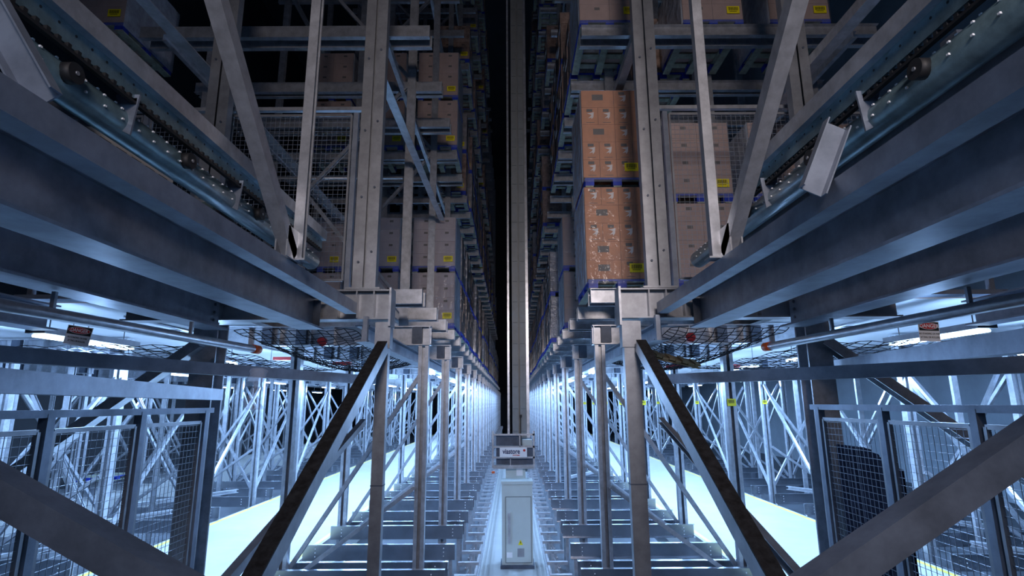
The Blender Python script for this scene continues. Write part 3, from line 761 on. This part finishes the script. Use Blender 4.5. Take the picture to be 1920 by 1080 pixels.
# ------------------------------------------------------------------ crane
CY = 10.4
t = thing('crane_mast', 'tall grey stacker crane mast standing in the middle of the dark aisle', 'crane', (.12, CY, -1.2))
MB().box(-.115, .0, 0, .22, 0, 19).box(.03, .145, 0, .22, 0, 19).box(-.01, .04, .05, .2, 0, 19).build('column', 'mast', t)
MB().box(.148, .20, .02, .2, 0, 19).build('edge_flange', 'galv', t)
b = MB()
for i in range(44): b.box(-.1, -.01, -.004, 0, .4*i+.3, .4*i+.31); b.box(.04, .13, -.004, 0, .4*i+.3, .4*i+.31)
b.build('splice_line_row', 'cabline', t)
b = MB().box(-.205, -.165, .05, .07, 0, 19)
for i in range(150): b.box(-.2, -.17, .04, .05, .125*i, .125*i+.05)
b.build('chain', 'galv', t)
MB().box(.03, .045, -.02, 0, 0, .95).build('cable', 'black', t)
MB().box(.02, .06, -.04, 0, .95, 1.0).build('cable_clip', 'black', t)
t = thing('crane_carriage', 'pale framed crane carriage at the foot of the mast with a white company sign', 'crane', (.055, 10.0, -1.25))
def z_(py): return at(960, py, Y=10.0).z+1.25
def x_(px): return at(px, 850, Y=10.0).x-.055
f = MB()
for py, h in ((815, .03), (838, .03), (858, .03)): f.box(x_(925), x_(1003), 0, .04, z_(py)-h/2, z_(py)+h/2)
for px in (924, 1001): f.box(x_(px)-.015, x_(px)+.015, 0, .04, z_(878), z_(808))
f.box(x_(975)-.01, x_(975)+.01, 0, .03, z_(838), z_(815)); f.box(x_(957)-.008, x_(957)+.008, 0, .03, z_(872), z_(858))
f.build('frame', 'galv', t)
MB().box(x_(924), x_(1003), -.02, .36, z_(879), z_(872)).build('platform', 'galv', t)
MB().box(x_(930), x_(973), .10, .3, z_(836), z_(817)).build('dark_housing', 'beam_dark', t)
MB().box(x_(930), x_(1000), .12, .34, z_(872), z_(838)).build('back_housing', 'beam_dark', t)
MB().box(x_(980), x_(998), .05, .25, z_(838), z_(825)).build('control_box', 'cab', t)
sg = MB().box(x_(937), x_(988), -.02, -.012, z_(857), z_(839)).build('sign_plate', 'signw', t)
sh = z_(839)-z_(857); scx = (x_(937)+x_(988))/2; scz = (z_(839)+z_(857))/2
text('sign_lettering', 'viastore', sh*.74, 'navy', (scx-.035, -.022, scz+sh*.08), sg, .0008, .003, sx=.78)
text('sign_lettering', 'SYSTEMS', sh*.2, 'red', (scx+.05, -.022, scz-sh*.32), sg, .0008, .0008)
MB().tube((scx+.19, -.024, scz+sh*.2), (scx+.19, -.02, scz+sh*.2), sh*.13, 20).build('red_dot', 'red', sg)
MB().tube((x_(925), -.03, z_(887)), (x_(925), -.03, z_(883)), .03, 12).build('beacon', 'orange', t)
MB().box(x_(948), x_(985), .1, .34, z_(900), z_(879)).build('drive_block', 'cab', t)
MB().box(x_(968), x_(980), .06, .1, z_(893), z_(880)).build('label_plate', 'signw', t)
# cabinet
Yc = 9.6; a = at(941, 1063, Y=Yc); b_ = at(998, 908, Y=Yc); x0, x1 = a.x, b_.x; z0 = FLOOR+.06; z1 = b_.z
t = thing('control_cabinet', 'pale grey-green control cabinet on the crane rail below the sign', 'cabinet', ((x0+x1)/2, Yc, FLOOR))
W = (x1-x0)/2
MB().box(-W, W, 0, .35, .06, z1-FLOOR).build('body', 'cab', t)
MB().box(-W-.02, W+.02, -.05, .38, 0, .06).build('plinth', 'beam_dark', t)
MB().box(-W-.01, W+.01, -.02, .37, z1-FLOOR, z1-FLOOR+.05).build('roof_plate', 'cab', t)
d = MB().box(-W+.07, W-.03, -.012, 0, .10, z1-FLOOR-.2).build('door', 'cab', t)
q = MB(); za, zb = .10, z1-FLOOR-.2
q.box(-W+.062, -W+.070, -.013, 0, za, zb); q.box(W-.03, W-.022, -.013, 0, za, zb); q.box(-W+.062, W-.022, -.013, 0, zb, zb+.008); q.box(-W+.062, W-.022, -.013, 0, za-.008, za)
q.build('door_seam', 'cabline', t)
MB().box(-W+.10, -W+.14, -.03, -.012, .38, .85).build('handle', 'galv', d)
MB().poly([(.01, -.014, .36), (.09, -.014, .36), (.05, -.014, .44)], (0, .002, 0)).build('warning_triangle', 'yellow', d)
MB().poly([(.055, -.016, .425), (.04, -.016, .395), (.05, -.016, .395), (.045, -.016, .372), (.062, -.016, .402), (.052, -.016, .402)], (0, .001, 0)).build('warning_bolt', 'ink', d)
MB().box(.0, .11, -.014, -.012, .18, .31).build('vent_panel', 'galv2', d)
MB().box(-W+.08, -W+.17, -.014, -.012, .17, .25).build('paper_label', 'signw', d)
# floor rail and side brackets along the crane aisle
o = MB().sweep((.1, 10.0, FLOOR+.03), (.1, YEND-2, FLOOR+.03), iprof(.10, .06, .02, .015)).build('crane_rail', 'beam_dark'); tag(o, 'steel crane rail on the pit floor running back behind the cabinet', 'rail')
for s in (-1, 1):
    o = MB().box(s*.50, s*.53, 6.0, YEND-2, FLOOR+.28, FLOOR+.33).box(s*.5, s*.53, 6.0, YEND-2, FLOOR+.12, FLOOR+.16).build('side_busbar', 'galv'); tag(o, 'long busbar rail along the %s foot of the crane aisle' % SIDE[s], 'rail')
br = thing('rail_bracket', 'x', 'bracket')
MB().box(-.02, .02, 0, .03, 0, .4).build('upright', 'galv', br)
MB().box(-.17, .12, -.03, .03, .38, .42).build('head_plate', 'galv', br)
MB().sweep((-.15, 0, .02), (-.02, 0, .3), rect(.02, .02), (0, -1, 0)).build('strut', 'galv', br)
MB().box(-.17, .03, -.04, .04, .0, .02).build('foot_plate', 'galv', br)
firstb = True
for s in (-1, 1):
    for k in range(36):
        lab = 'small rail bracket at the %s foot of the crane aisle' % SIDE[s]; g = 'rail brackets, %s' % SIDE[s]
        o = br if firstb else dup(br); firstb = False
        o.location = (s*.60, 7.2+.6*k, FLOOR); o.rotation_euler = (0, 0, 0 if s < 0 else math.pi); o['label'] = lab; o['group'] = g
